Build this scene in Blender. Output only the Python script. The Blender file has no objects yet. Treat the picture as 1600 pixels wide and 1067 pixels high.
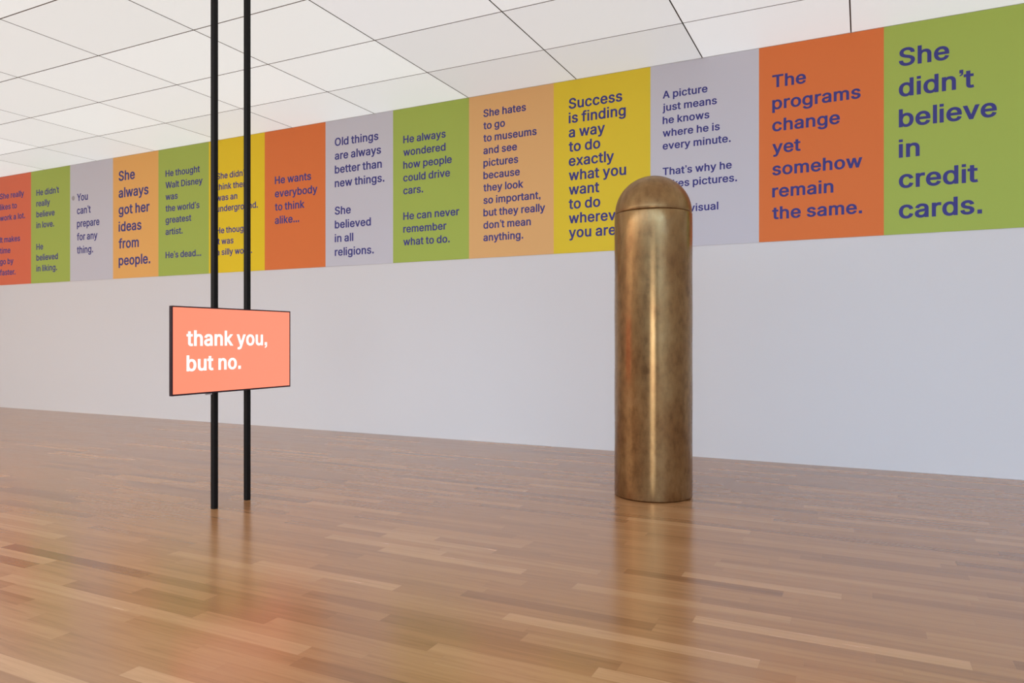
import bpy, bmesh, math, random
from mathutils import Vector
from mathutils.geometry import tessellate_polygon

scene = bpy.context.scene
COL = scene.collection

# ------------------------------------------------------------------ camera
YAW = math.atan2(548.0, 1120.0)
cam_data = bpy.data.cameras.new('camera')
cam_data.sensor_width = 36.0
cam_data.lens = 1120.0 / 1600.0 * 36.0
cam_data.shift_y = -3.5 / 1600.0
cam = bpy.data.objects.new('camera', cam_data)
COL.objects.link(cam)
cam.location = (0.0, 0.0, 1.4)
cam.rotation_euler = (math.pi / 2, 0.0, YAW)
scene.camera = cam

# ------------------------------------------------------------------ world, lights, exposure
SKY_RGB, SKY_STRENGTH = (0.92, 0.96, 1.0), 7.0
CEILING_VIEW, CEILING_FILL = 0.66, 3.6  # second value: added fill strength for unseen rear panels, lifts the front wall
FILL_FROM = -0.4
FILL_WARM, FILL_COOL = (1.14, 1.02, 0.92), (0.58, 0.91, 1.32)  # tints made up for the rear fill, warm at left to cool at right
CEILING_DIM = 0.50
SCREEN_STRENGTH = 1.25

world = bpy.data.worlds.new('daylight')
scene.world = world
world.use_nodes = True
bg = world.node_tree.nodes['Background']
bg.inputs['Color'].default_value = (*SKY_RGB, 1)
bg.inputs['Strength'].default_value = SKY_STRENGTH

scene.view_settings.view_transform = 'Standard'
scene.view_settings.look = 'None'
scene.view_settings.gamma = 1.0
scene.view_settings.use_curve_mapping = False
scene.view_settings.exposure = 0.0

# ------------------------------------------------------------------ room measures
WALL_Y, BACK_Y = 8.64, -8.0
LEFT_X, RIGHT_X = -19.5, 6.2
CEIL_Z = 4.741


def portal(name, loc, rot, sx, sy):
    """marks a window opening so the daylight through it is sampled well"""
    l = bpy.data.lights.new(name, 'AREA')
    l.shape = 'RECTANGLE'
    l.size, l.size_y = sx, sy
    l.cycles.is_portal = True
    o = bpy.data.objects.new(name, l)
    COL.objects.link(o)
    o.location = loc
    o.rotation_euler = rot


# opening: (centre, width, bottom, top)
WIN_BACK = (1.95, 3.2, 0.0, 3.1)
portal('daylight_back', (WIN_BACK[0], BACK_Y - 0.02, (WIN_BACK[2] + WIN_BACK[3]) / 2), (math.pi / 2, 0, math.pi), WIN_BACK[1], WIN_BACK[3] - WIN_BACK[2])


GLYPHS = {
'A':(498,[[-11,0,102,0,152,135,327,135,378,0,490,0,293,509,185,509],[239,377,266,297,297,215,181,215,211,297]]),
'D':(520,[[39,509,39,0,220,0,260,2,298,8,333,18,365,32,393,50,417,71,437,95,454,122,467,151,476,183,481,218,483,255,481,292,476,327,467,359,454,388,437,415,417,439,394,459,367,477,336,491,302,501,265,507,226,509],[241,82,214,81,146,81,146,428,220,428,253,426,281,419,305,409,326,394,344,375,359,351,369,323,376,291,378,255,375,219,369,187,358,158,344,134,326,115,303,100,285,92,264,86]]),
'H':(535,[[39,0,146,0,146,220,371,220,371,0,478,0,478,509,371,509,371,300,146,300,146,509,39,509]]),
'O':(551,[[36,149,49,118,66,91,86,67,109,45,136,27,165,13,197,2,231,-4,267,-7,303,-4,337,2,369,13,398,27,425,45,448,67,467,91,484,118,498,149,507,181,513,216,514,254,513,292,507,327,498,360,484,390,467,417,448,442,425,463,398,481,369,496,337,507,303,513,267,515,231,513,197,507,165,496,136,481,109,463,86,442,66,417,49,390,36,360,26,327,21,292,19,254,21,216,26,181],[134,183,127,216,125,254,127,292,134,325,146,354,161,379,179,398,199,413,221,424,243,430,267,432,291,430,313,424,335,414,355,399,373,379,388,355,399,326,406,292,409,254,406,216,399,183,388,154,373,130,355,110,335,95,313,85,291,79,267,77,243,79,221,85,199,95,179,110,161,130,146,154]]),
'S':(465,[[44,65,63,44,87,26,116,11,148,0,184,-6,224,-8,265,-6,302,1,336,12,364,28,388,47,406,68,419,92,427,118,430,145,428,167,423,187,415,205,397,228,375,247,350,263,323,274,297,283,201,309,181,316,164,325,149,337,142,345,138,356,137,369,140,388,148,404,157,413,167,420,179,426,200,432,225,434,249,432,269,427,287,418,298,409,306,399,313,386,319,358,424,358,419,398,410,422,397,444,378,464,355,482,328,496,298,507,264,513,227,515,191,513,157,507,126,496,98,482,74,464,55,443,41,420,33,394,30,366,33,342,40,319,52,298,68,280,90,264,115,250,143,238,175,228,262,204,283,196,300,187,313,176,319,168,323,158,324,145,322,131,318,118,310,107,300,97,288,88,275,82,251,76,224,73,199,75,177,81,164,86,152,94,142,103,134,114,129,128,124,156,15,156,21,114,30,88]]),
'T':(467,[[10,509,10,428,171,428,171,0,278,0,278,428,438,428,438,509]]),
'W':(704,[[-9,509,137,0,248,0,343,332,438,0,548,0,695,509,585,509,492,165,398,509,288,509,193,166,100,509]]),
'Y':(490,[[212,345,106,509,-16,509,182,208,182,0,289,0,289,208,487,509,367,509,260,345,237,305]]),
'a':(407,[[28,50,42,33,60,19,82,7,106,-1,132,-6,160,-8,184,-7,207,-3,227,3,251,15,255,18,255,0,358,0,358,252,356,278,351,301,343,321,331,338,317,353,301,365,274,377,246,385,219,390,194,391,159,389,124,381,91,368,62,350,45,333,31,314,15,282,113,255,127,281,136,291,147,300,161,307,176,312,196,313,213,312,227,307,238,300,246,290,252,275,254,256,252,248,250,246,244,244,173,235,118,226,90,218,63,206,41,191,23,171,15,155,10,136,9,116,11,92,17,70],[115,99,113,113,114,124,117,132,122,138,132,146,145,152,161,156,237,167,268,173,283,179,254,159,254,145,251,125,243,107,231,91,214,79,201,74,187,71,171,70,154,71,141,75,130,80,121,88]]),
'b':(442,[[31,509,31,0,133,0,133,23,136,21,159,6,180,-2,203,-6,230,-8,266,-5,299,4,328,19,354,39,374,62,390,90,402,121,409,155,412,192,409,229,402,264,390,295,374,322,353,345,328,365,299,379,265,388,230,391,203,390,179,385,158,377,135,363,135,509],[135,168,134,193,135,217,139,239,146,259,154,276,165,289,177,300,190,307,204,311,220,312,236,311,251,307,264,299,276,289,287,275,295,257,302,238,305,216,307,193,305,169,301,147,295,127,286,110,276,96,263,84,250,77,236,73,220,71,205,73,191,77,178,84,165,95,155,109,146,126,139,146]]),
'c':(414,[[36,90,53,62,75,39,102,19,133,4,169,-5,207,-8,239,-6,270,0,297,11,322,24,343,41,361,61,374,83,388,119,289,142,278,114,272,103,264,93,255,85,244,79,233,74,221,72,208,71,190,72,175,77,161,85,149,96,138,111,129,128,121,158,118,191,121,224,129,255,138,272,149,287,161,298,175,306,190,311,208,312,221,311,233,309,244,305,254,299,263,291,271,282,277,271,288,243,387,267,373,302,359,324,342,344,321,360,296,373,269,383,239,389,207,391,169,388,133,379,102,364,75,344,53,321,36,293,23,262,15,228,13,191,15,154,23,121]]),
'd':(442,[[22,121,34,90,50,62,71,39,96,19,126,4,159,-5,195,-8,222,-6,245,-2,266,6,288,21,291,23,291,0,393,0,393,509,289,509,289,363,266,377,246,385,222,390,195,391,159,388,126,379,97,365,71,345,51,322,34,295,22,264,15,229,13,192,15,155],[123,147,119,169,118,193,119,216,123,238,129,257,138,275,148,289,161,299,174,307,188,311,205,312,221,311,234,307,248,300,260,289,270,276,279,259,285,239,289,217,290,193,289,168,285,146,279,126,270,109,259,95,247,84,234,77,220,73,205,71,189,73,175,77,161,84,149,96,138,110,129,127]]),
'e':(422,[[23,120,35,90,53,62,75,39,102,19,135,4,172,-5,212,-8,241,-6,268,-2,294,6,316,16,336,29,353,43,367,60,378,78,390,108,292,131,277,101,267,90,256,81,243,75,229,72,212,71,195,72,180,75,165,82,152,91,141,103,131,118,123,136,119,160,393,160,393,197,391,229,386,258,378,284,367,306,353,327,337,344,309,365,276,380,241,388,205,391,167,388,131,379,100,363,74,344,52,320,35,292,22,261,15,227,13,190,15,154],[189,311,205,313,221,311,235,308,247,301,259,292,269,279,277,264,283,246,285,236,120,236,120,240,129,265,138,279,149,291,162,301,175,308]]),
'f':(272,[[163,0,163,310,250,310,250,386,163,386,163,410,164,424,168,435,173,442,178,446,185,448,203,449,243,438,267,514,243,522,228,525,210,528,186,529,154,526,123,516,104,506,89,494,76,479,66,462,61,443,59,423,59,386,-15,386,-15,310,59,310,59,0]]),
'g':(443,[[109,-4,25,-48,45,-79,65,-99,91,-117,124,-131,149,-137,177,-141,207,-143,240,-141,272,-136,302,-127,329,-114,351,-97,370,-77,383,-53,391,-26,394,5,394,386,292,386,292,362,267,377,246,385,222,390,195,391,160,388,127,379,97,365,72,345,51,322,34,295,22,265,15,231,13,195,15,158,22,124,35,95,52,69,73,47,98,29,128,15,160,7,195,4,221,6,245,10,265,17,290,32,290,8,288,-11,283,-27,276,-40,266,-49,249,-58,230,-63,206,-65,190,-65,177,-62,166,-59,151,-51,139,-42,129,-30],[123,152,119,173,118,196,119,219,123,239,129,258,138,275,149,289,161,299,174,307,189,311,205,312,221,311,235,307,248,300,260,290,271,276,279,260,286,241,290,219,291,196,290,172,286,150,279,132,271,116,260,103,248,94,235,88,221,84,205,83,188,84,174,88,161,95,149,104,138,117,129,133]]),
'h':(428,[[31,509,31,0,135,0,135,228,136,247,140,263,147,277,155,288,164,297,174,303,191,310,210,312,227,310,242,304,255,295,265,280,272,260,275,236,275,0,379,0,379,241,377,271,371,298,361,322,347,342,330,359,309,373,284,383,257,389,227,391,194,388,163,380,135,365,135,509]]),
'i':(185,[[31,386,31,0,135,0,135,386],[31,441,135,441,135,519,31,519]]),
'j':(185,[[11,-54,0,-55,-31,-55,-31,-135,5,-135,31,-134,56,-128,78,-119,97,-108,111,-93,122,-76,130,-58,134,-37,135,-15,135,386,31,386,31,-14,30,-29,26,-40,22,-48,16,-52],[31,441,135,441,135,519,31,519]]),
'k':(399,[[31,0,135,0,135,142,151,156,281,0,408,0,226,218,400,386,273,386,135,253,135,509,31,509]]),
'm':(628,[[31,386,31,0,135,0,135,239,136,256,140,270,146,282,158,297,171,306,185,311,200,313,213,312,224,308,235,300,245,289,251,276,253,259,253,0,357,0,357,247,359,267,366,284,376,297,388,306,402,311,419,313,432,312,444,308,456,301,463,294,469,284,473,270,474,253,474,0,578,0,578,255,576,283,571,307,561,329,547,348,531,364,511,376,488,385,463,391,436,393,401,389,369,380,341,365,320,346,305,363,282,379,253,389,219,393,189,390,160,381,133,366,133,386]]),
'n':(428,[[31,386,31,0,135,0,135,228,136,247,140,263,147,277,155,288,164,297,174,303,191,310,210,312,227,310,242,304,255,295,265,280,272,260,275,236,275,0,379,0,379,241,377,271,371,298,361,322,347,342,330,359,309,373,284,383,257,389,227,391,194,388,163,380,137,366,133,363,133,386]]),
'o':(433,[[36,90,53,62,75,39,102,19,133,4,169,-5,207,-8,246,-5,282,4,313,19,340,39,362,62,380,90,392,121,400,154,402,191,400,228,392,262,380,293,362,321,340,345,313,364,282,379,246,388,207,391,169,388,133,379,102,364,75,344,53,321,36,293,23,262,15,228,13,191,15,154,23,121],[129,128,121,158,118,191,121,224,129,255,138,272,149,287,161,298,175,306,190,311,207,312,225,311,240,306,254,298,267,287,278,272,286,255,295,224,298,191,295,158,286,128,278,111,267,96,254,85,240,77,225,72,207,71,190,72,175,77,161,85,149,96,138,111]]),
'p':(442,[[31,386,31,-135,135,-135,135,22,159,6,180,-2,203,-6,230,-8,266,-5,299,4,328,19,354,39,374,62,390,90,402,121,409,155,412,192,409,229,402,264,390,295,374,322,353,345,328,365,299,379,265,388,230,391,203,390,179,385,158,377,133,361,133,386],[135,168,134,193,135,217,139,239,146,259,154,276,165,289,177,300,190,307,204,311,220,312,236,311,251,307,264,299,276,289,287,275,295,257,302,238,305,216,307,193,305,169,301,147,295,127,286,110,276,96,263,84,250,77,236,73,220,71,205,73,191,77,178,84,165,95,155,109,146,126,139,146]]),
'q':(442,[[22,121,34,90,50,62,71,39,96,19,126,4,159,-5,195,-8,222,-6,245,-2,266,6,289,21,289,-135,393,-135,393,386,291,386,291,361,266,377,246,385,222,390,195,391,159,388,126,379,97,365,71,345,51,322,34,295,22,264,15,229,13,192,15,155],[123,147,119,169,118,193,119,216,123,238,129,257,138,275,148,289,161,299,174,307,188,311,205,312,221,311,234,307,248,300,260,289,270,276,279,259,285,239,289,217,290,193,289,168,285,146,279,126,270,109,259,95,247,84,234,77,220,73,205,71,189,73,175,77,161,84,149,96,138,110,129,127]]),
'r':(277,[[31,0,135,0,135,237,138,259,146,277,158,291,172,301,189,306,208,308,234,306,265,301,265,389,212,391,185,389,160,382,137,371,133,368,133,386,31,386]]),
's':(383,[[43,43,59,28,79,15,101,5,126,-2,153,-6,182,-8,214,-6,244,-1,272,8,296,20,316,35,332,52,343,71,350,92,353,114,350,140,340,163,324,183,302,200,272,214,238,224,162,242,150,247,141,252,135,258,131,266,130,276,132,287,138,296,147,304,158,310,172,314,187,315,204,314,216,310,225,304,238,290,254,259,350,279,334,317,318,341,303,355,286,368,265,378,242,385,216,390,187,391,157,389,129,384,103,376,80,364,61,350,46,333,34,315,28,294,25,273,28,247,38,224,54,203,77,186,107,172,141,162,219,144,229,139,236,134,242,128,245,120,246,111,244,100,239,90,229,82,216,75,201,71,181,70,165,71,151,74,139,80,129,88,121,100,110,132,11,112,20,79,30,60]]),
't':(245,[[147,106,147,310,225,310,225,386,147,386,147,473,43,473,43,386,-15,386,-15,310,43,310,43,101,45,79,51,59,60,41,74,26,93,13,115,3,140,-2,168,-4,196,-2,237,6,220,81,170,74,162,75,158,76,155,79,151,84,148,93]]),
'u':(428,[[200,75,183,76,168,82,155,92,144,106,138,126,135,150,135,386,31,386,31,145,33,115,39,88,49,65,62,44,80,27,101,13,126,3,153,-3,183,-5,215,-2,246,6,273,20,277,23,277,0,379,0,379,386,275,386,275,158,273,140,269,123,263,110,255,98,246,89,236,83,219,77]]),
'v':(407,[[-10,386,146,0,243,0,399,386,288,386,203,163,195,138,186,163,101,386]]),
'w':(585,[[155,218,105,386,-4,386,120,0,216,0,284,224,298,174,351,0,447,0,571,386,462,386,397,164,334,386,234,386,170,164]]),
'x':(397,[[-13,0,106,0,185,114,189,122,211,89,273,0,391,0,248,195,385,386,268,386,196,282,191,272,114,386,-5,386,131,198]]),
'y':(407,[[75,-137,92,-138,123,-135,151,-126,175,-113,195,-95,212,-72,225,-45,399,386,288,386,203,163,195,138,186,163,101,386,-10,386,140,12,130,-17,121,-37,112,-49,104,-56,97,-58,90,-58,44,-51,24,-125,46,-133]]),
'z':(398,[[20,60,20,0,360,0,360,80,158,80,354,324,354,386,26,386,26,306,222,306]]),
'l':(167,[[32,0,136,0,136,519,32,519]]),
'I':(190,[[41,0,149,0,149,509,41,509]]),
'.':(190,[[39,0,151,0,151,112,39,112]]),
',':(190,[[39,0,95,0,91,-27,73,-47,46,-56,46,-95,73,-90,108,-76,134,-54,148,-25,151,11,151,112,39,112]]),
'’':(160,[[33,428,81,428,77,405,62,388,39,380,39,347,62,351,92,363,114,382,125,407,128,437,128,523,33,523]]),
' ':(175,[])
}

# ------------------------------------------------------------------ helpers
def new_mat(name):
    m = bpy.data.materials.new(name)
    m.use_nodes = True
    nt = m.node_tree
    return m, nt, nt.nodes['Principled BSDF']


def node(nt, kind, **kw):
    n = nt.nodes.new(kind)
    for k, v in kw.items():
        setattr(n, k, v)
    return n


def mth(nt, op, a, b=None, c=None):
    n = nt.nodes.new('ShaderNodeMath')
    n.operation = op
    for i, v in enumerate((a, b, c)):
        if v is None:
            continue
        if isinstance(v, (int, float)):
            n.inputs[i].default_value = v
        else:
            nt.links.new(v, n.inputs[i])
    return n.outputs[0]


def mix_rgb(nt, blend, fac, a, b):
    n = nt.nodes.new('ShaderNodeMix')
    n.data_type = 'RGBA'
    n.blend_type = blend
    for i, v in ((0, fac), (6, a), (7, b)):
        if isinstance(v, (int, float)):
            n.inputs[i].default_value = v
        elif isinstance(v, tuple):
            n.inputs[i].default_value = (*v, 1) if len(v) == 3 else v
        else:
            nt.links.new(v, n.inputs[i])
    return n.outputs[2]


def ramp(nt, fac, stops):
    n = nt.nodes.new('ShaderNodeValToRGB')
    el = n.color_ramp.elements
    while len(el) < len(stops):
        el.new(0.5)
    for e, (p, c) in zip(el, stops):
        e.position = p
        e.color = (*c, 1) if len(c) == 3 else c
    nt.links.new(fac, n.inputs[0])
    return n.outputs[0]


def paint(name, rgb, rough=0.6, grain=0.03, spec=0.3, scale=260.0):
    m, nt, p = new_mat(name)
    tc = node(nt, 'ShaderNodeTexCoord')
    nz = node(nt, 'ShaderNodeTexNoise')
    nz.inputs['Scale'].default_value = scale
    nz.inputs['Detail'].default_value = 3
    nt.links.new(tc.outputs['Object'], nz.inputs['Vector'])
    v = mth(nt, 'MULTIPLY_ADD', nz.outputs[0], grain * 2, 1.0 - grain)
    c = mix_rgb(nt, 'MULTIPLY', 1.0, rgb, (1, 1, 1))
    comb = node(nt, 'ShaderNodeCombineColor')
    for i in range(3):
        nt.links.new(v, comb.inputs[i])
    c = mix_rgb(nt, 'MULTIPLY', 1.0, rgb, comb.outputs[0])
    nt.links.new(c, p.inputs['Base Color'])
    p.inputs['Roughness'].default_value = rough
    p.inputs['Specular IOR Level'].default_value = spec
    return m


def obj(name, me, mat, parent=None):
    o = bpy.data.objects.new(name, me)
    COL.objects.link(o)
    if mat:
        me.materials.append(mat)
    if parent:
        o.parent = parent
        o.matrix_parent_inverse.identity()
    return o


def mesh(name, bm):
    bmesh.ops.recalc_face_normals(bm, faces=bm.faces)
    me = bpy.data.meshes.new(name)
    bm.to_mesh(me)
    bm.free()
    return me


def box(bm, x0, x1, y0, y1, z0, z1):
    v = [bm.verts.new(p) for p in ((x0, y0, z0), (x1, y0, z0), (x1, y1, z0), (x0, y1, z0), (x0, y0, z1), (x1, y0, z1), (x1, y1, z1), (x0, y1, z1))]
    for f in ((3, 2, 1, 0), (4, 5, 6, 7), (0, 1, 5, 4), (1, 2, 6, 5), (2, 3, 7, 6), (3, 0, 4, 7)):
        bm.faces.new([v[i] for i in f])


def box_mesh(name, x0, x1, y0, y1, z0, z1, bevel=0.0, seg=2):
    bm = bmesh.new()
    box(bm, x0, x1, y0, y1, z0, z1)
    if bevel:
        bmesh.ops.bevel(bm, geom=bm.edges[:], offset=bevel, segments=seg, affect='EDGES', profile=0.5)
    return mesh(name, bm)


def struct(name, me, mat, parent=None):
    o = obj(name, me, mat, parent)
    if not parent:
        o['kind'] = 'structure'
    return o


def tag(o, label, cat, group=None):
    o['label'] = label
    o['category'] = cat
    if group:
        o['group'] = group
    return o


def empty(name, loc, label, cat, group=None):
    o = bpy.data.objects.new(name, None)
    COL.objects.link(o)
    o.location = loc
    o.empty_display_size = 0.1
    return tag(o, label, cat, group)


# ------------------------------------------------------------------ setting: materials
WALL = paint('white_wall_paint', (0.795, 0.805, 0.825), rough=0.75, grain=0.012, scale=120)
BACK = paint('grey_wall_paint', (0.15, 0.148, 0.145), rough=0.8, grain=0.012, scale=120)
ALU = paint('grey_frame_metal', (0.25, 0.25, 0.26), rough=0.4)
SLAB = paint('ceiling_void_grey', (0.34, 0.31, 0.285), rough=0.8)


def floor_material():
    m, nt, p = new_mat('oak_strip_parquet')
    tc = node(nt, 'ShaderNodeTexCoord')
    sep = node(nt, 'ShaderNodeSeparateXYZ')
    nt.links.new(tc.outputs['Object'], sep.inputs[0])
    X, Y = sep.outputs[0], sep.outputs[1]
    W = 0.095
    rowf = mth(nt, 'DIVIDE', mth(nt, 'SUBTRACT', Y, 3.862), W)
    row = mth(nt, 'FLOOR', rowf)
    rfr = mth(nt, 'FRACT', rowf)
    wn = node(nt, 'ShaderNodeTexWhiteNoise', noise_dimensions='1D')
    nt.links.new(row, wn.inputs['W'])
    wn2 = node(nt, 'ShaderNodeTexWhiteNoise', noise_dimensions='1D')
    nt.links.new(mth(nt, 'ADD', row, 417.3), wn2.inputs['W'])
    L = mth(nt, 'MULTIPLY_ADD', wn2.outputs[0], 0.6, 0.85)
    colf = mth(nt, 'DIVIDE', mth(nt, 'MULTIPLY_ADD', wn.outputs[0], 23.0, X), L)
    idx = mth(nt, 'FLOOR', colf)
    cfr = mth(nt, 'FRACT', colf)
    cv = node(nt, 'ShaderNodeCombineXYZ')
    nt.links.new(row, cv.inputs[0])
    nt.links.new(idx, cv.inputs[1])
    pn = node(nt, 'ShaderNodeTexWhiteNoise', noise_dimensions='2D')
    nt.links.new(cv.outputs[0], pn.inputs['Vector'])
    base = ramp(nt, pn.outputs[0], FLOOR_STOPS)
    # grain: stretched along the plank, shifted from plank to plank
    gv = node(nt, 'ShaderNodeCombineXYZ')
    nt.links.new(mth(nt, 'MULTIPLY_ADD', pn.outputs[0], 37.0, mth(nt, 'MULTIPLY', X, 1.6)), gv.inputs[0])
    nt.links.new(mth(nt, 'MULTIPLY', Y, 34.0), gv.inputs[1])
    nt.links.new(mth(nt, 'MULTIPLY', pn.outputs[0], 91.0), gv.inputs[2])
    gn = node(nt, 'ShaderNodeTexNoise')
    gn.inputs['Scale'].default_value = 1.0
    gn.inputs['Detail'].default_value = 5.0
    gn.inputs['Distortion'].default_value = 0.6
    nt.links.new(gv.outputs[0], gn.inputs['Vector'])
    fv = node(nt, 'ShaderNodeCombineXYZ')
    nt.links.new(mth(nt, 'MULTIPLY_ADD', pn.outputs[0], 11.0, mth(nt, 'MULTIPLY', X, 9.0)), fv.inputs[0])
    nt.links.new(mth(nt, 'MULTIPLY', Y, 330.0), fv.inputs[1])
    fn = node(nt, 'ShaderNodeTexNoise')
    fn.inputs['Scale'].default_value = 1.0
    fn.inputs['Detail'].default_value = 3.0
    nt.links.new(fv.outputs[0], fn.inputs['Vector'])
    g = ramp(nt, gn.outputs[0], [(0.25, (0.74, 0.70, 0.66)), (0.5, (0.97, 0.97, 0.97)), (0.75, (1.09, 1.10, 1.11))])
    c = mix_rgb(nt, 'MULTIPLY', 0.75, base, g)
    f2 = ramp(nt, fn.outputs[0], [(0.3, (0.86, 0.84, 0.82)), (0.55, (1, 1, 1))])
    c = mix_rgb(nt, 'MULTIPLY', 0.6, c, f2)
    # dark seams, thin at the long sides and at the ends
    e1 = mth(nt, 'LESS_THAN', rfr, 0.018)
    e2 = mth(nt, 'LESS_THAN', mth(nt, 'MULTIPLY', cfr, L), 0.0016)
    seam = mth(nt, 'MULTIPLY', mth(nt, 'MAXIMUM', e1, e2), 0.14)
    c = mix_rgb(nt, 'MIX', seam, c, (0.06, 0.03, 0.015))
    nt.links.new(c, p.inputs['Base Color'])
    r = mth(nt, 'MULTIPLY_ADD', gn.outputs[0], 0.08, FLOOR_ROUGH)
    nt.links.new(mth(nt, 'MULTIPLY_ADD', pn.outputs[0], 0.05, r), p.inputs['Roughness'])
    p.inputs['IOR'].default_value = 1.55
    p.inputs['Coat Weight'].default_value = 0.25
    p.inputs['Coat Roughness'].default_value = 0.16
    p.inputs['Coat IOR'].default_value = 1.5
    bp = node(nt, 'ShaderNodeBump')
    bp.inputs['Strength'].default_value = 0.02
    bp.inputs['Distance'].default_value = 0.002
    nt.links.new(fn.outputs[0], bp.inputs['Height'])
    nt.links.new(bp.outputs[0], p.inputs['Normal'])
    return m


FLOOR_ROUGH = 0.17
FLOOR_STOPS = [(0.0, (0.255, 0.106, 0.039)), (0.2, (0.335, 0.150, 0.057)), (0.55, (0.372, 0.173, 0.068)), (0.85, (0.40, 0.190, 0.077)), (0.97, (0.475, 0.243, 0.108))]
FLOOR = floor_material()

# ------------------------------------------------------------------ setting: shell
struct('floor', box_mesh('floor', LEFT_X - 0.2, RIGHT_X + 0.2, BACK_Y - 0.2, WALL_Y + 0.2, -0.12, 0.0), FLOOR)
struct('wall_front', box_mesh('wall_front', LEFT_X - 0.2, RIGHT_X + 0.2, WALL_Y, WALL_Y + 0.2, 0.0, CEIL_Z + 0.3), WALL)
struct('wall_left', box_mesh('wall_left', LEFT_X - 0.2, LEFT_X, BACK_Y, WALL_Y, 0.0, CEIL_Z + 0.3), WALL)


def wall_with_opening(name, axis, lo, hi, p0, p1, opening, mat):
    c, w, b, t = opening
    bm = bmesh.new()

    def piece(a0, a1, z0, z1):
        if a1 - a0 < 1e-4 or z1 - z0 < 1e-4:
            return
        if axis == 'y':
            box(bm, p0, p1, a0, a1, z0, z1)
        else:
            box(bm, a0, a1, p0, p1, z0, z1)
    piece(lo, c - w / 2, 0, CEIL_Z + 0.3)
    piece(c + w / 2, hi, 0, CEIL_Z + 0.3)
    piece(c - w / 2, c + w / 2, 0, b)
    piece(c - w / 2, c + w / 2, t, CEIL_Z + 0.3)
    return struct(name, mesh(name, bm), mat)


struct('wall_right', box_mesh('wall_right', RIGHT_X, RIGHT_X + 0.2, BACK_Y, WALL_Y, 0.0, CEIL_Z + 0.3), WALL)
wall_with_opening('wall_back', 'x', LEFT_X - 0.2, RIGHT_X + 0.2, BACK_Y - 0.2, BACK_Y, WIN_BACK, BACK)


def window(name, axis, pos, opening, n):
    c, w, b, t = opening
    bm = bmesh.new()
    fw = 0.05

    def bar(a0, a1, z0, z1):
        if axis == 'y':
            box(bm, pos + 0.06, pos + 0.12, a0, a1, z0, z1)
        else:
            box(bm, a0, a1, pos - 0.12, pos - 0.06, z0, z1)
    bar(c - w / 2, c + w / 2, b, b + fw)
    bar(c - w / 2, c + w / 2, t - fw, t)
    for i in range(n + 1):
        a = c - w / 2 + i * (w - fw) / n
        bar(a, a + fw, b + fw, t - fw)
    return struct(name, mesh(name, bm), ALU)


window('window_1', 'x', BACK_Y, WIN_BACK, 2)

# ------------------------------------------------------------------ setting: luminous ceiling
ceiling = struct('ceiling', box_mesh('ceiling', LEFT_X, RIGHT_X, BACK_Y, WALL_Y, CEIL_Z + 0.035, CEIL_Z + 0.2), SLAB)


def glow(name, rgb, strength):
    m, nt, p = new_mat(name)
    p.inputs['Base Color'].default_value = (0.36, 0.36, 0.36, 1)
    p.inputs['Roughness'].default_value = 0.55
    p.inputs['Specular IOR Level'].default_value = 0.2
    p.inputs['Emission Color'].default_value = (*rgb, 1)
    p.inputs['Emission Strength'].default_value = strength
    return m


WARM, NEUTRAL, COOL = (0.965, 0.985, 0.97), (0.96, 0.985, 1.0), (0.985, 0.99, 1.0)
rng = random.Random(5)
PX, PY, GAP = 1.595, 1.0767, 0.014
tiles = []
ix = -13
xs = [-0.115 + PX * k for k in range(-13, 6)]
ys = [7.60 - PY * k for k in range(0, 16)]
xs = [x for x in xs if LEFT_X < x < RIGHT_X]
ys = [y for y in ys if BACK_Y < y]
xb = [LEFT_X] + xs + [RIGHT_X]
yb = [WALL_Y] + ys + [BACK_Y]
glass = {}
spare = {}
for i in range(len(xb) - 1):
    for j in range(len(yb) - 1):
        x0, x1, y1, y0 = xb[i], xb[i + 1], yb[j], yb[j + 1]
        cx, cy = (x0 + x1) / 2, (y0 + y1) / 2
        # the part of the ceiling the photograph's side of the room shows
        seen = cy > 1.4 and cx > -18.5 and (cy > 5.2 or cx < 1.5) and (cx > -14.5 or cy > 3.0) and cx < 3.5
        dim = -4.95 < cx < -1.7
        if cy < FILL_FROM:  # unseen panels behind the camera, boosted and tinted as added fill light
            k = min(1.0, max(0.0, (cx + 12.0) / 12.0))
            k = round(k * 4) / 4
            key = 'back_fill_%.2f' % k
            rgb, s = tuple(u + (v - u) * k for u, v in zip(FILL_WARM, FILL_COOL)), CEILING_FILL
        elif dim:
            key, rgb, s = 'dim_%d' % min(j, 2), COOL, CEILING_DIM + 0.06 * min(j, 2)
        elif cx > -1.7:
            key, rgb, s = 'right', COOL, CEILING_VIEW * 0.92
        else:
            q = rng.choice((0.97, 1.0, 1.03)) * (0.94 if j == 0 else 1.0)
            key, rgb, s = 'left_%.3f' % q, WARM, CEILING_VIEW * q
        if key not in glass:
            glass[key] = glow('lit_ceiling_glass_' + key, rgb, s)
        a = (x0 + GAP / 2, x1 - GAP / 2, y0 + GAP / 2, y1 - GAP / 2, CEIL_Z, CEIL_Z + 0.012)
        if seen and len(tiles) < 100:
            g = struct('glass_panel', box_mesh('glass_panel', *a), glass[key], ceiling)
            g.data.materials.append(SLAB)
            for f in g.data.polygons:
                f.material_index = 0 if f.normal.z < -0.5 else 1
            tiles.append(g)
        else:
            spare.setdefault(key, []).append(a)
bm = bmesh.new()
keys = list(spare)
for mi, k in enumerate(keys):
    for a in spare[k]:
        n0 = len(bm.faces)
        box(bm, *a)
        bm.faces.ensure_lookup_table()
        for f in bm.faces[n0:]:
            f.normal_update()
            f.material_index = mi if f.normal.z < -0.5 else len(keys)
rest = struct('glass_panel_field', mesh('glass_panel_field', bm), None, ceiling)  # out-of-view panels, among them the rear ones boosted as fill
for k in keys:
    rest.data.materials.append(glass[k])
rest.data.materials.append(SLAB)
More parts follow.
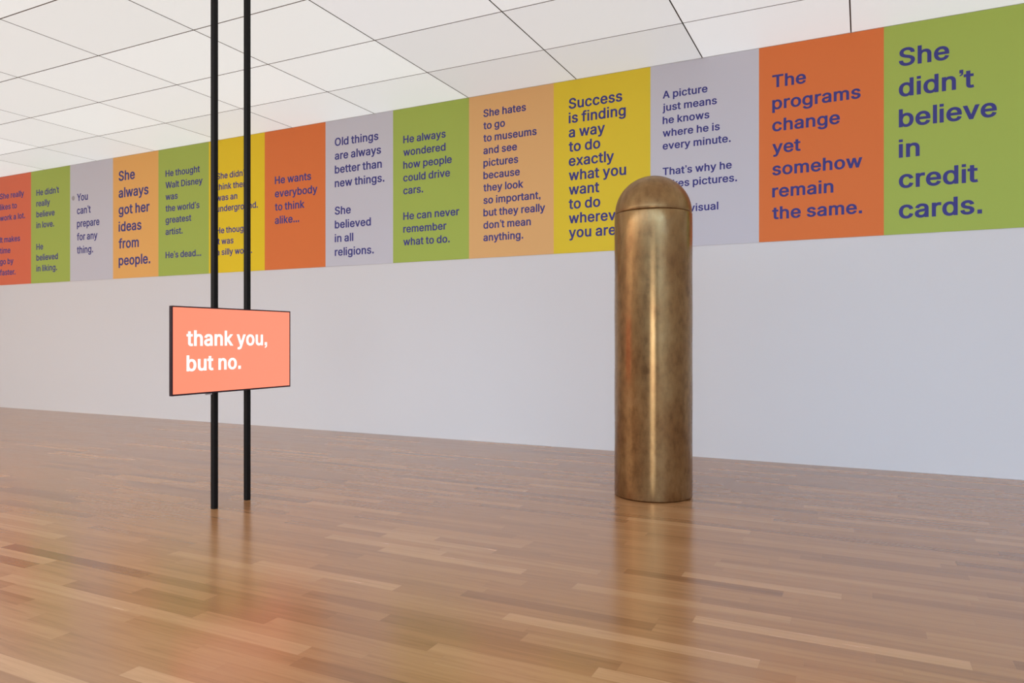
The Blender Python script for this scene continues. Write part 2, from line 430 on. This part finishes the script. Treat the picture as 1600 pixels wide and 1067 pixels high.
rest['kind'] = 'stuff'

# ------------------------------------------------------------------ lettering
KERN = {'Yo': -38, 'Wa': -18, 'We': -14, 'Th': -6, 'r.': -30, 'y.': -30, 'y,': -30, '’s': -8, '’t': -8}


def lettering(lines, size, xs, lead, mat, name, parent, depth=0.001, to3d=None):
    """flat cut letters, one mesh for each line of words; lines run along +u, down -v"""
    s = size / 508.7
    made = []
    for k, t in enumerate(lines):
        if not t:
            continue
        V, F = [], []
        # start each line with its ink at the margin
        x = -min(min(p[0::2]) for p in GLYPHS[t[0]][1])
        for i, ch in enumerate(t):
            adv, loops = GLYPHS[ch]
            polys = [[((x + p[q]) * s * xs, p[q + 1] * s - k * lead) for q in range(0, len(p), 2)] for p in loops]
            groups = [[p] for p in polys] if ch in 'ij' else ([polys] if polys else [])
            for g in groups:
                flatv = [q for p in g for q in p]
                b = len(V)
                n = len(flatv)
                V += [(u, v, depth) for u, v in flatv] + [(u, v, 0.0) for u, v in flatv]
                for tri in tessellate_polygon([[Vector((u, v, 0)) for u, v in p] for p in g]):
                    (x1, y1), (x2, y2), (x3, y3) = (flatv[q] for q in tri)
                    ccw = (x2 - x1) * (y3 - y1) - (x3 - x1) * (y2 - y1)
                    if abs(ccw) < 1e-12:
                        continue
                    F.append([b + q for q in (tri if ccw > 0 else tri[::-1])])
                o = 0
                for p in g:
                    m = len(p)
                    for q in range(m):
                        r = (q + 1) % m
                        F.append([b + o + q, b + o + r, b + n + o + r, b + n + o + q])
                    o += m
            x += adv + KERN.get(t[i:i + 2], 0)
        me = bpy.data.meshes.new(name)
        me.from_pydata([to3d(*v) for v in V], [], F)
        me.update()
        made.append(obj(name, me, mat, parent))
    return made


# ------------------------------------------------------------------ coloured text panels on the wall
INK = paint('blue_violet_vinyl', (0.050, 0.050, 0.265), rough=0.55, grain=0.04)
PAPER = {
    'red': paint('red_orange_panel', (0.82, 0.185, 0.09), rough=0.65, grain=0.03),
    'orange': paint('orange_panel', (0.84, 0.215, 0.055), rough=0.65, grain=0.03),
    'green': paint('green_panel', (0.43, 0.56, 0.105), rough=0.65, grain=0.03),
    'lilac': paint('lilac_panel', (0.665, 0.67, 0.745), rough=0.65, grain=0.03),
    'amber': paint('amber_panel', (0.93, 0.51, 0.15), rough=0.65, grain=0.03),
    'peach': paint('peach_panel', (0.87, 0.515, 0.21), rough=0.65, grain=0.03),
    'yellow': paint('yellow_panel', (0.92, 0.68, 0.02), rough=0.65, grain=0.03),
    'lemon': paint('lemon_yellow_panel', (0.87, 0.67, 0.04), rough=0.65, grain=0.03),
}
EDGES = [-16.18, -14.914, -13.671, -12.411, -11.182, -9.93, -8.667, -7.415, -6.157, -4.887, -3.619, -2.336, -1.069, 0.203, 1.475]
BAND_Z = 2.513
PANELS = [
    ('red', 'red-orange wall panel reading She really likes to work a lot', -15.979, 4.280, 0.2238, 0.1170, 1.090, ['She really', 'likes to', 'work a lot.', '', 'It makes', 'time', 'go by', 'faster.']),
    ('green', 'olive green wall panel reading He didn’t really believe in love', -14.737, 4.245, 0.2145, 0.1200, 1.028, ['He didn’t', 'really', 'believe', 'in love.', '', 'He', 'believed', 'in liking.']),
    ('lilac', 'pale lilac wall panel reading You can’t prepare for any thing', -13.463, 4.033, 0.2504, 0.1380, 0.930, ['You', 'can’t', 'prepare', 'for any', 'thing.']),
    ('amber', 'light orange wall panel reading She always got her ideas from people', -12.252, 4.298, 0.3092, 0.1784, 0.996, ['She', 'always', 'got her', 'ideas', 'from', 'people.']),
    ('green', 'green wall panel reading about the world’s greatest artist who is dead', -10.999, 4.250, 0.2042, 0.1130, 1.027, ['He thought', 'Walt Disney', 'was', 'the world’s', 'greatest', 'artist.', '', 'He’s dead...']),
    ('yellow', 'yellow wall panel about underground, partly hidden behind the two black poles', -9.753, 4.082, 0.1822, 0.1043, 1.001, ['She didn’t', 'think there', 'was an', 'underground.', '', 'He thought', 'it was', 'a silly word.']),
    ('orange', 'orange wall panel reading He wants everybody to think alike', -8.448, 3.879, 0.2127, 0.1219, 1.003, ['He wants', 'everybody', 'to think', 'alike...']),
    ('lilac', 'pale lilac wall panel reading Old things are always better than new things', -7.234, 4.344, 0.2093, 0.1211, 1.007, ['Old things', 'are always', 'better than', 'new things.', '', 'She', 'believed', 'in all', 'religions.']),
    ('green', 'green wall panel reading He always wondered how people could drive cars', -5.978, 4.236, 0.1849, 0.1090, 0.979, ['He always', 'wondered', 'how people', 'could drive', 'cars.', '', 'He can never', 'remember', 'what to do.']),
    ('peach', 'peach wall panel reading She hates to go to museums and see pictures', -4.660, 4.436, 0.1696, 0.1025, 0.957, ['She hates', 'to go', 'to museums', 'and see', 'pictures', 'because', 'they look', 'so important,', 'but they really', 'don’t mean', 'anything.']),
    ('lemon', 'lemon yellow wall panel reading Success is finding a way, beside the brass pillar', -3.409, 4.370, 0.1846, 0.1350, 0.941, ['Success', 'is finding', 'a way', 'to do', 'exactly', 'what you', 'want', 'to do', 'wherever', 'you are.']),
    ('lilac', 'lilac wall panel reading A picture just means he knows, behind the brass dome', -2.185, 4.324, 0.1553, 0.0905, 0.982, ['A picture', 'just means', 'he knows', 'where he is', 'every minute.', '', 'That’s why he', 'takes pictures.', '', 'He is visual']),
    ('orange', 'orange wall panel reading The programs change yet somehow remain the same', -0.926, 4.262, 0.2497, 0.1422, 1.004, ['The', 'programs', 'change', 'yet', 'somehow', 'remain', 'the same.']),
    ('green', 'large green wall panel reading She didn’t believe in credit cards', 0.344, 4.292, 0.3229, 0.1900, 0.967, ['She', 'didn’t', 'believe', 'in', 'credit', 'cards.']),
]
PT = 0.004
for i, (colour, label, tx, tz, lead, size, xsc, lines) in enumerate(PANELS):
    x0, x1 = EDGES[i], EDGES[i + 1]
    # built round its own lower left corner, standing on the wall face
    pan = obj('text_panel', box_mesh('text_panel', 0.0, x1 - x0, -PT, 0.0, 0.0, CEIL_Z - 0.004 - BAND_Z), PAPER[colour])
    pan.location = (x0, WALL_Y - 0.0013, BAND_Z)
    tag(pan, label, 'wall panel', 'coloured text panels along the wall')
    lettering(lines, size, xsc, lead, INK, 'text_line', pan,
              to3d=lambda u, v, d, a=tx - x0, b=tz - BAND_Z: (u + a, -PT - d, v + b))
    if i == 2:
        bm = bmesh.new()
        bmesh.ops.create_cone(bm, cap_ends=True, segments=20, radius1=0.045, radius2=0.03, depth=0.012)
        bmesh.ops.rotate(bm, verts=bm.verts, matrix=__import__('mathutils').Matrix.Rotation(math.pi / 2, 3, 'X'))
        s_ = obj('wall_stud', mesh('wall_stud', bm), paint('stud_grey', (0.42, 0.40, 0.42)), pan)
        s_.location = (-13.575 - x0, -PT - 0.006, 4.10 - BAND_Z)
        s_['label'] = 'small grey round stud'

# ------------------------------------------------------------------ black poles, floor to ceiling
m, nt, p = new_mat('black_powder_coat')
tc = node(nt, 'ShaderNodeTexCoord')
nz = node(nt, 'ShaderNodeTexNoise')
nz.inputs['Scale'].default_value = 500
nt.links.new(tc.outputs['Object'], nz.inputs['Vector'])
nt.links.new(ramp(nt, nz.outputs[0], [(0.3, (0.005, 0.005, 0.005)), (0.75, (0.013, 0.012, 0.012))]), p.inputs['Base Color'])
p.inputs['Roughness'].default_value = 0.45
p.inputs['Specular IOR Level'].default_value = 0.12
BLACK = m
POLE = 0.041
for (px, py, lab) in ((-4.796, 4.223, 'black square pole nearer the camera, holding the left half of the glowing screen'),
                      (-4.800, 4.578, 'black square pole farther from the camera, holding the right half of the glowing screen')):
    e = empty('support_pole', (px - POLE / 2, py + POLE / 2, 0.0), lab, 'pole', 'black poles carrying the screen')
    obj('shaft', box_mesh('shaft', -POLE / 2, POLE / 2, -POLE / 2, POLE / 2, 0.006, CEIL_Z - 0.004, bevel=0.0015), BLACK, e)
    obj('foot', box_mesh('foot', -POLE / 2 + 0.001, POLE / 2 - 0.001, -POLE / 2 + 0.001, POLE / 2 - 0.001, 0.0, 0.006), BLACK, e)

# ------------------------------------------------------------------ glowing screen
SX, SY0, SY1, SZ0, SZ1 = -4.762, 3.792, 5.060, 0.9615, 1.6585
scr = empty('display_screen', (-4.780, (SY0 + SY1) / 2, SZ0), 'glowing coral display screen on two black poles with white words thank you, but no', 'screen')
ex, ey, ez = scr.location
CASE = paint('dark_screen_casing', (0.028, 0.012, 0.018), rough=0.35, grain=0.05)
BZ = 0.010
hb = bmesh.new()
box(hb, SX - 0.030, SX - 0.004, SY0, SY1, SZ0, SZ1)
bmesh.ops.bevel(hb, geom=hb.edges[:], offset=0.002, segments=2, affect='EDGES')
bmesh.ops.translate(hb, verts=hb.verts, vec=(-ex, -ey, -ez))
obj('housing', mesh('housing', hb), CASE, scr)
fb = bmesh.new()
box(fb, SX - 0.004, SX + 0.001, SY0, SY1, SZ0, SZ0 + BZ + 0.003)
box(fb, SX - 0.004, SX + 0.001, SY0, SY1, SZ1 - BZ, SZ1)
box(fb, SX - 0.004, SX + 0.001, SY0, SY0 + BZ, SZ0 + BZ + 0.003, SZ1 - BZ)
box(fb, SX - 0.004, SX + 0.001, SY1 - BZ, SY1, SZ0 + BZ + 0.003, SZ1 - BZ)
bmesh.ops.translate(fb, verts=fb.verts, vec=(-ex, -ey, -ez))
obj('bezel', mesh('bezel', fb), CASE, scr)


def lit(name, rgb, s):
    m, nt, p = new_mat(name)
    p.inputs['Base Color'].default_value = (0.02, 0.02, 0.02, 1)
    p.inputs['Roughness'].default_value = 0.25
    p.inputs['Emission Color'].default_value = (*rgb, 1)
    p.inputs['Emission Strength'].default_value = s
    return m


pb = bmesh.new()
box(pb, SX - 0.0038, SX - 0.001, SY0 + BZ, SY1 - BZ, SZ0 + BZ + 0.003, SZ1 - BZ)
bmesh.ops.translate(pb, verts=pb.verts, vec=(-ex, -ey, -ez))
panel = obj('screen_panel', mesh('screen_panel', pb), lit('lit_coral_screen', (0.95, 0.235, 0.138), SCREEN_STRENGTH), scr)
panel['label'] = 'lit coral screen face'
WHITE = lit('lit_white_letters', (1.0, 0.97, 0.94), 1.35)
for lt in lettering(['thank you,', 'but no.'], 0.124, 0.985, 0.1985, WHITE, 'text_line', panel, depth=0.0004,
               to3d=lambda u, v, d: (SX - 0.001 + d - ex, 3.928 + u - ey, 1.347 + v - ez)):
    lt['label'] = 'white glowing words'
sb = bmesh.new()
box(sb, SX - 0.016, SX - 0.002, 4.115, 4.175, SZ0 - 0.012, SZ0)
bmesh.ops.bevel(sb, geom=sb.edges[:], offset=0.002, segments=2, affect='EDGES')
bmesh.ops.translate(sb, verts=sb.verts, vec=(-ex, -ey, -ez))
sn = obj('sensor_tab', mesh('sensor_tab', sb), paint('light_grey_plastic', (0.5, 0.45, 0.44), rough=0.4), scr)
sn['label'] = 'small light grey tab under the screen'

# ------------------------------------------------------------------ brass pillar with domed top
def brass_material(name, dull):
    m, nt, p = new_mat(name)
    tc = node(nt, 'ShaderNodeTexCoord')
    co = tc.outputs['Object']
    mp = node(nt, 'ShaderNodeMapping')
    mp.inputs['Scale'].default_value = (1, 1, 0.55)
    nt.links.new(co, mp.inputs[0])

    def noise(scale, detail, vec, rough=0.5):
        n = node(nt, 'ShaderNodeTexNoise')
        n.inputs['Scale'].default_value = scale
        n.inputs['Detail'].default_value = detail
        n.inputs['Roughness'].default_value = rough
        nt.links.new(vec, n.inputs['Vector'])
        return n.outputs[0]
    big = noise(4.2, 5, mp.outputs[0], 0.62)
    mid = noise(17, 5, mp.outputs[0], 0.65)
    mp2 = node(nt, 'ShaderNodeMapping')
    mp2.inputs['Scale'].default_value = (1, 1, 14)
    nt.links.new(co, mp2.inputs[0])
    brush = noise(22, 4, mp2.outputs[0], 0.6)
    c = ramp(nt, big, [(0.28, (0.21, 0.105, 0.043)), (0.45, (0.285, 0.160, 0.066)), (0.58, (0.325, 0.196, 0.083)), (0.74, (0.38, 0.25, 0.12))])
    sp = ramp(nt, mid, [(0.25, (0.62, 0.58, 0.55)), (0.45, (1, 1, 1)), (0.8, (1.12, 1.1, 1.05))])
    c = mix_rgb(nt, 'MULTIPLY', 0.55, c, sp)
    br = ramp(nt, brush, [(0.3, (0.86, 0.86, 0.86)), (0.7, (1.06, 1.06, 1.06))])
    c = mix_rgb(nt, 'MULTIPLY', 0.8, c, br)
    nt.links.new(c, p.inputs['Base Color'])
    p.inputs['Metallic'].default_value = 0.92
    # polished places between duller, tarnished ones: two gloss lobes mixed
    r = mth(nt, 'MULTIPLY_ADD', big, -0.12, 0.23)
    nt.links.new(mth(nt, 'MULTIPLY_ADD', brush, 0.05, r), p.inputs['Roughness'])
    bp = node(nt, 'ShaderNodeBump')
    bp.inputs['Strength'].default_value = 0.05
    bp.inputs['Distance'].default_value = 0.004
    nt.links.new(mth(nt, 'MULTIPLY_ADD', mid, 1.0, mth(nt, 'MULTIPLY', brush, 0.35)), bp.inputs['Height'])
    nt.links.new(bp.outputs[0], p.inputs['Normal'])
    p2 = node(nt, 'ShaderNodeBsdfPrincipled')
    nt.links.new(c, p2.inputs['Base Color'])
    p2.inputs['Metallic'].default_value = 0.92
    p2.inputs['Roughness'].default_value = 0.46
    nt.links.new(bp.outputs[0], p2.inputs['Normal'])
    mx = node(nt, 'ShaderNodeMixShader')
    nt.links.new(mth(nt, 'MULTIPLY_ADD', mid, 0.5, dull), mx.inputs[0])
    nt.links.new(p.outputs[0], mx.inputs[1])
    nt.links.new(p2.outputs[0], mx.inputs[2])
    nt.links.new(mx.outputs[0], nt.nodes['Material Output'].inputs['Surface'])
    return m


BRASS = brass_material('aged_brass', 0.1)
DULL_BRASS = brass_material('dull_aged_brass', 0.5)
PR, SEAM = 0.345, 2.520


def lathe(name, prof, seg=96):
    bm = bmesh.new()
    rings = []
    for r, z in prof:
        if r < 1e-6:
            rings.append([bm.verts.new((0, 0, z))])
        else:
            rings.append([bm.verts.new((r * math.cos(2 * math.pi * i / seg), r * math.sin(2 * math.pi * i / seg), z)) for i in range(seg)])
    for a, b in zip(rings, rings[1:]):
        for i in range(seg):
            j = (i + 1) % seg
            if len(a) == 1 and len(b) > 1:
                bm.faces.new((a[0], b[j], b[i]))
            elif len(b) == 1:
                bm.faces.new((a[i], a[j], b[0]))
            else:
                bm.faces.new((a[i], a[j], b[j], b[i]))
    me = mesh(name, bm)
    for f in me.polygons:
        f.use_smooth = True
    return me


pillar = empty('brass_pillar', (-1.698, 6.367, 0.0), 'tall brass pillar with a rounded dome top standing on the wooden floor', 'sculpture')
body = [(0.0, 0.0), (PR - 0.006, 0.0), (PR - 0.006, 0.006), (PR - 0.001, 0.0065), (PR, 0.012)]
body += [(PR + 0.0012 * math.sin(k * 0.9), 0.012 + (SEAM - 0.02) * k / 24) for k in range(1, 24)]
body += [(PR, SEAM - 0.009), (PR - 0.001, SEAM - 0.003), (PR - 0.004, SEAM), (PR - 0.03, SEAM), (0.0, SEAM)]
obj('shaft', lathe('shaft', body), BRASS, pillar)
DR = PR - 0.0045
dome = [(0.0, SEAM + 0.001), (DR - 0.010, SEAM + 0.001), (DR - 0.010, SEAM + 0.005), (DR - 0.002, SEAM + 0.0055), (DR, SEAM + 0.010)]
DH = 0.335
dome += [(DR * math.cos(a), SEAM + 0.012 + DH * math.sin(a)) for a in [math.pi / 2 * k / 24 for k in range(1, 24)]]
dome += [(0.0, SEAM + 0.012 + DH)]
cap = obj('dome_cap', lathe('dome_cap', dome), DULL_BRASS, pillar)
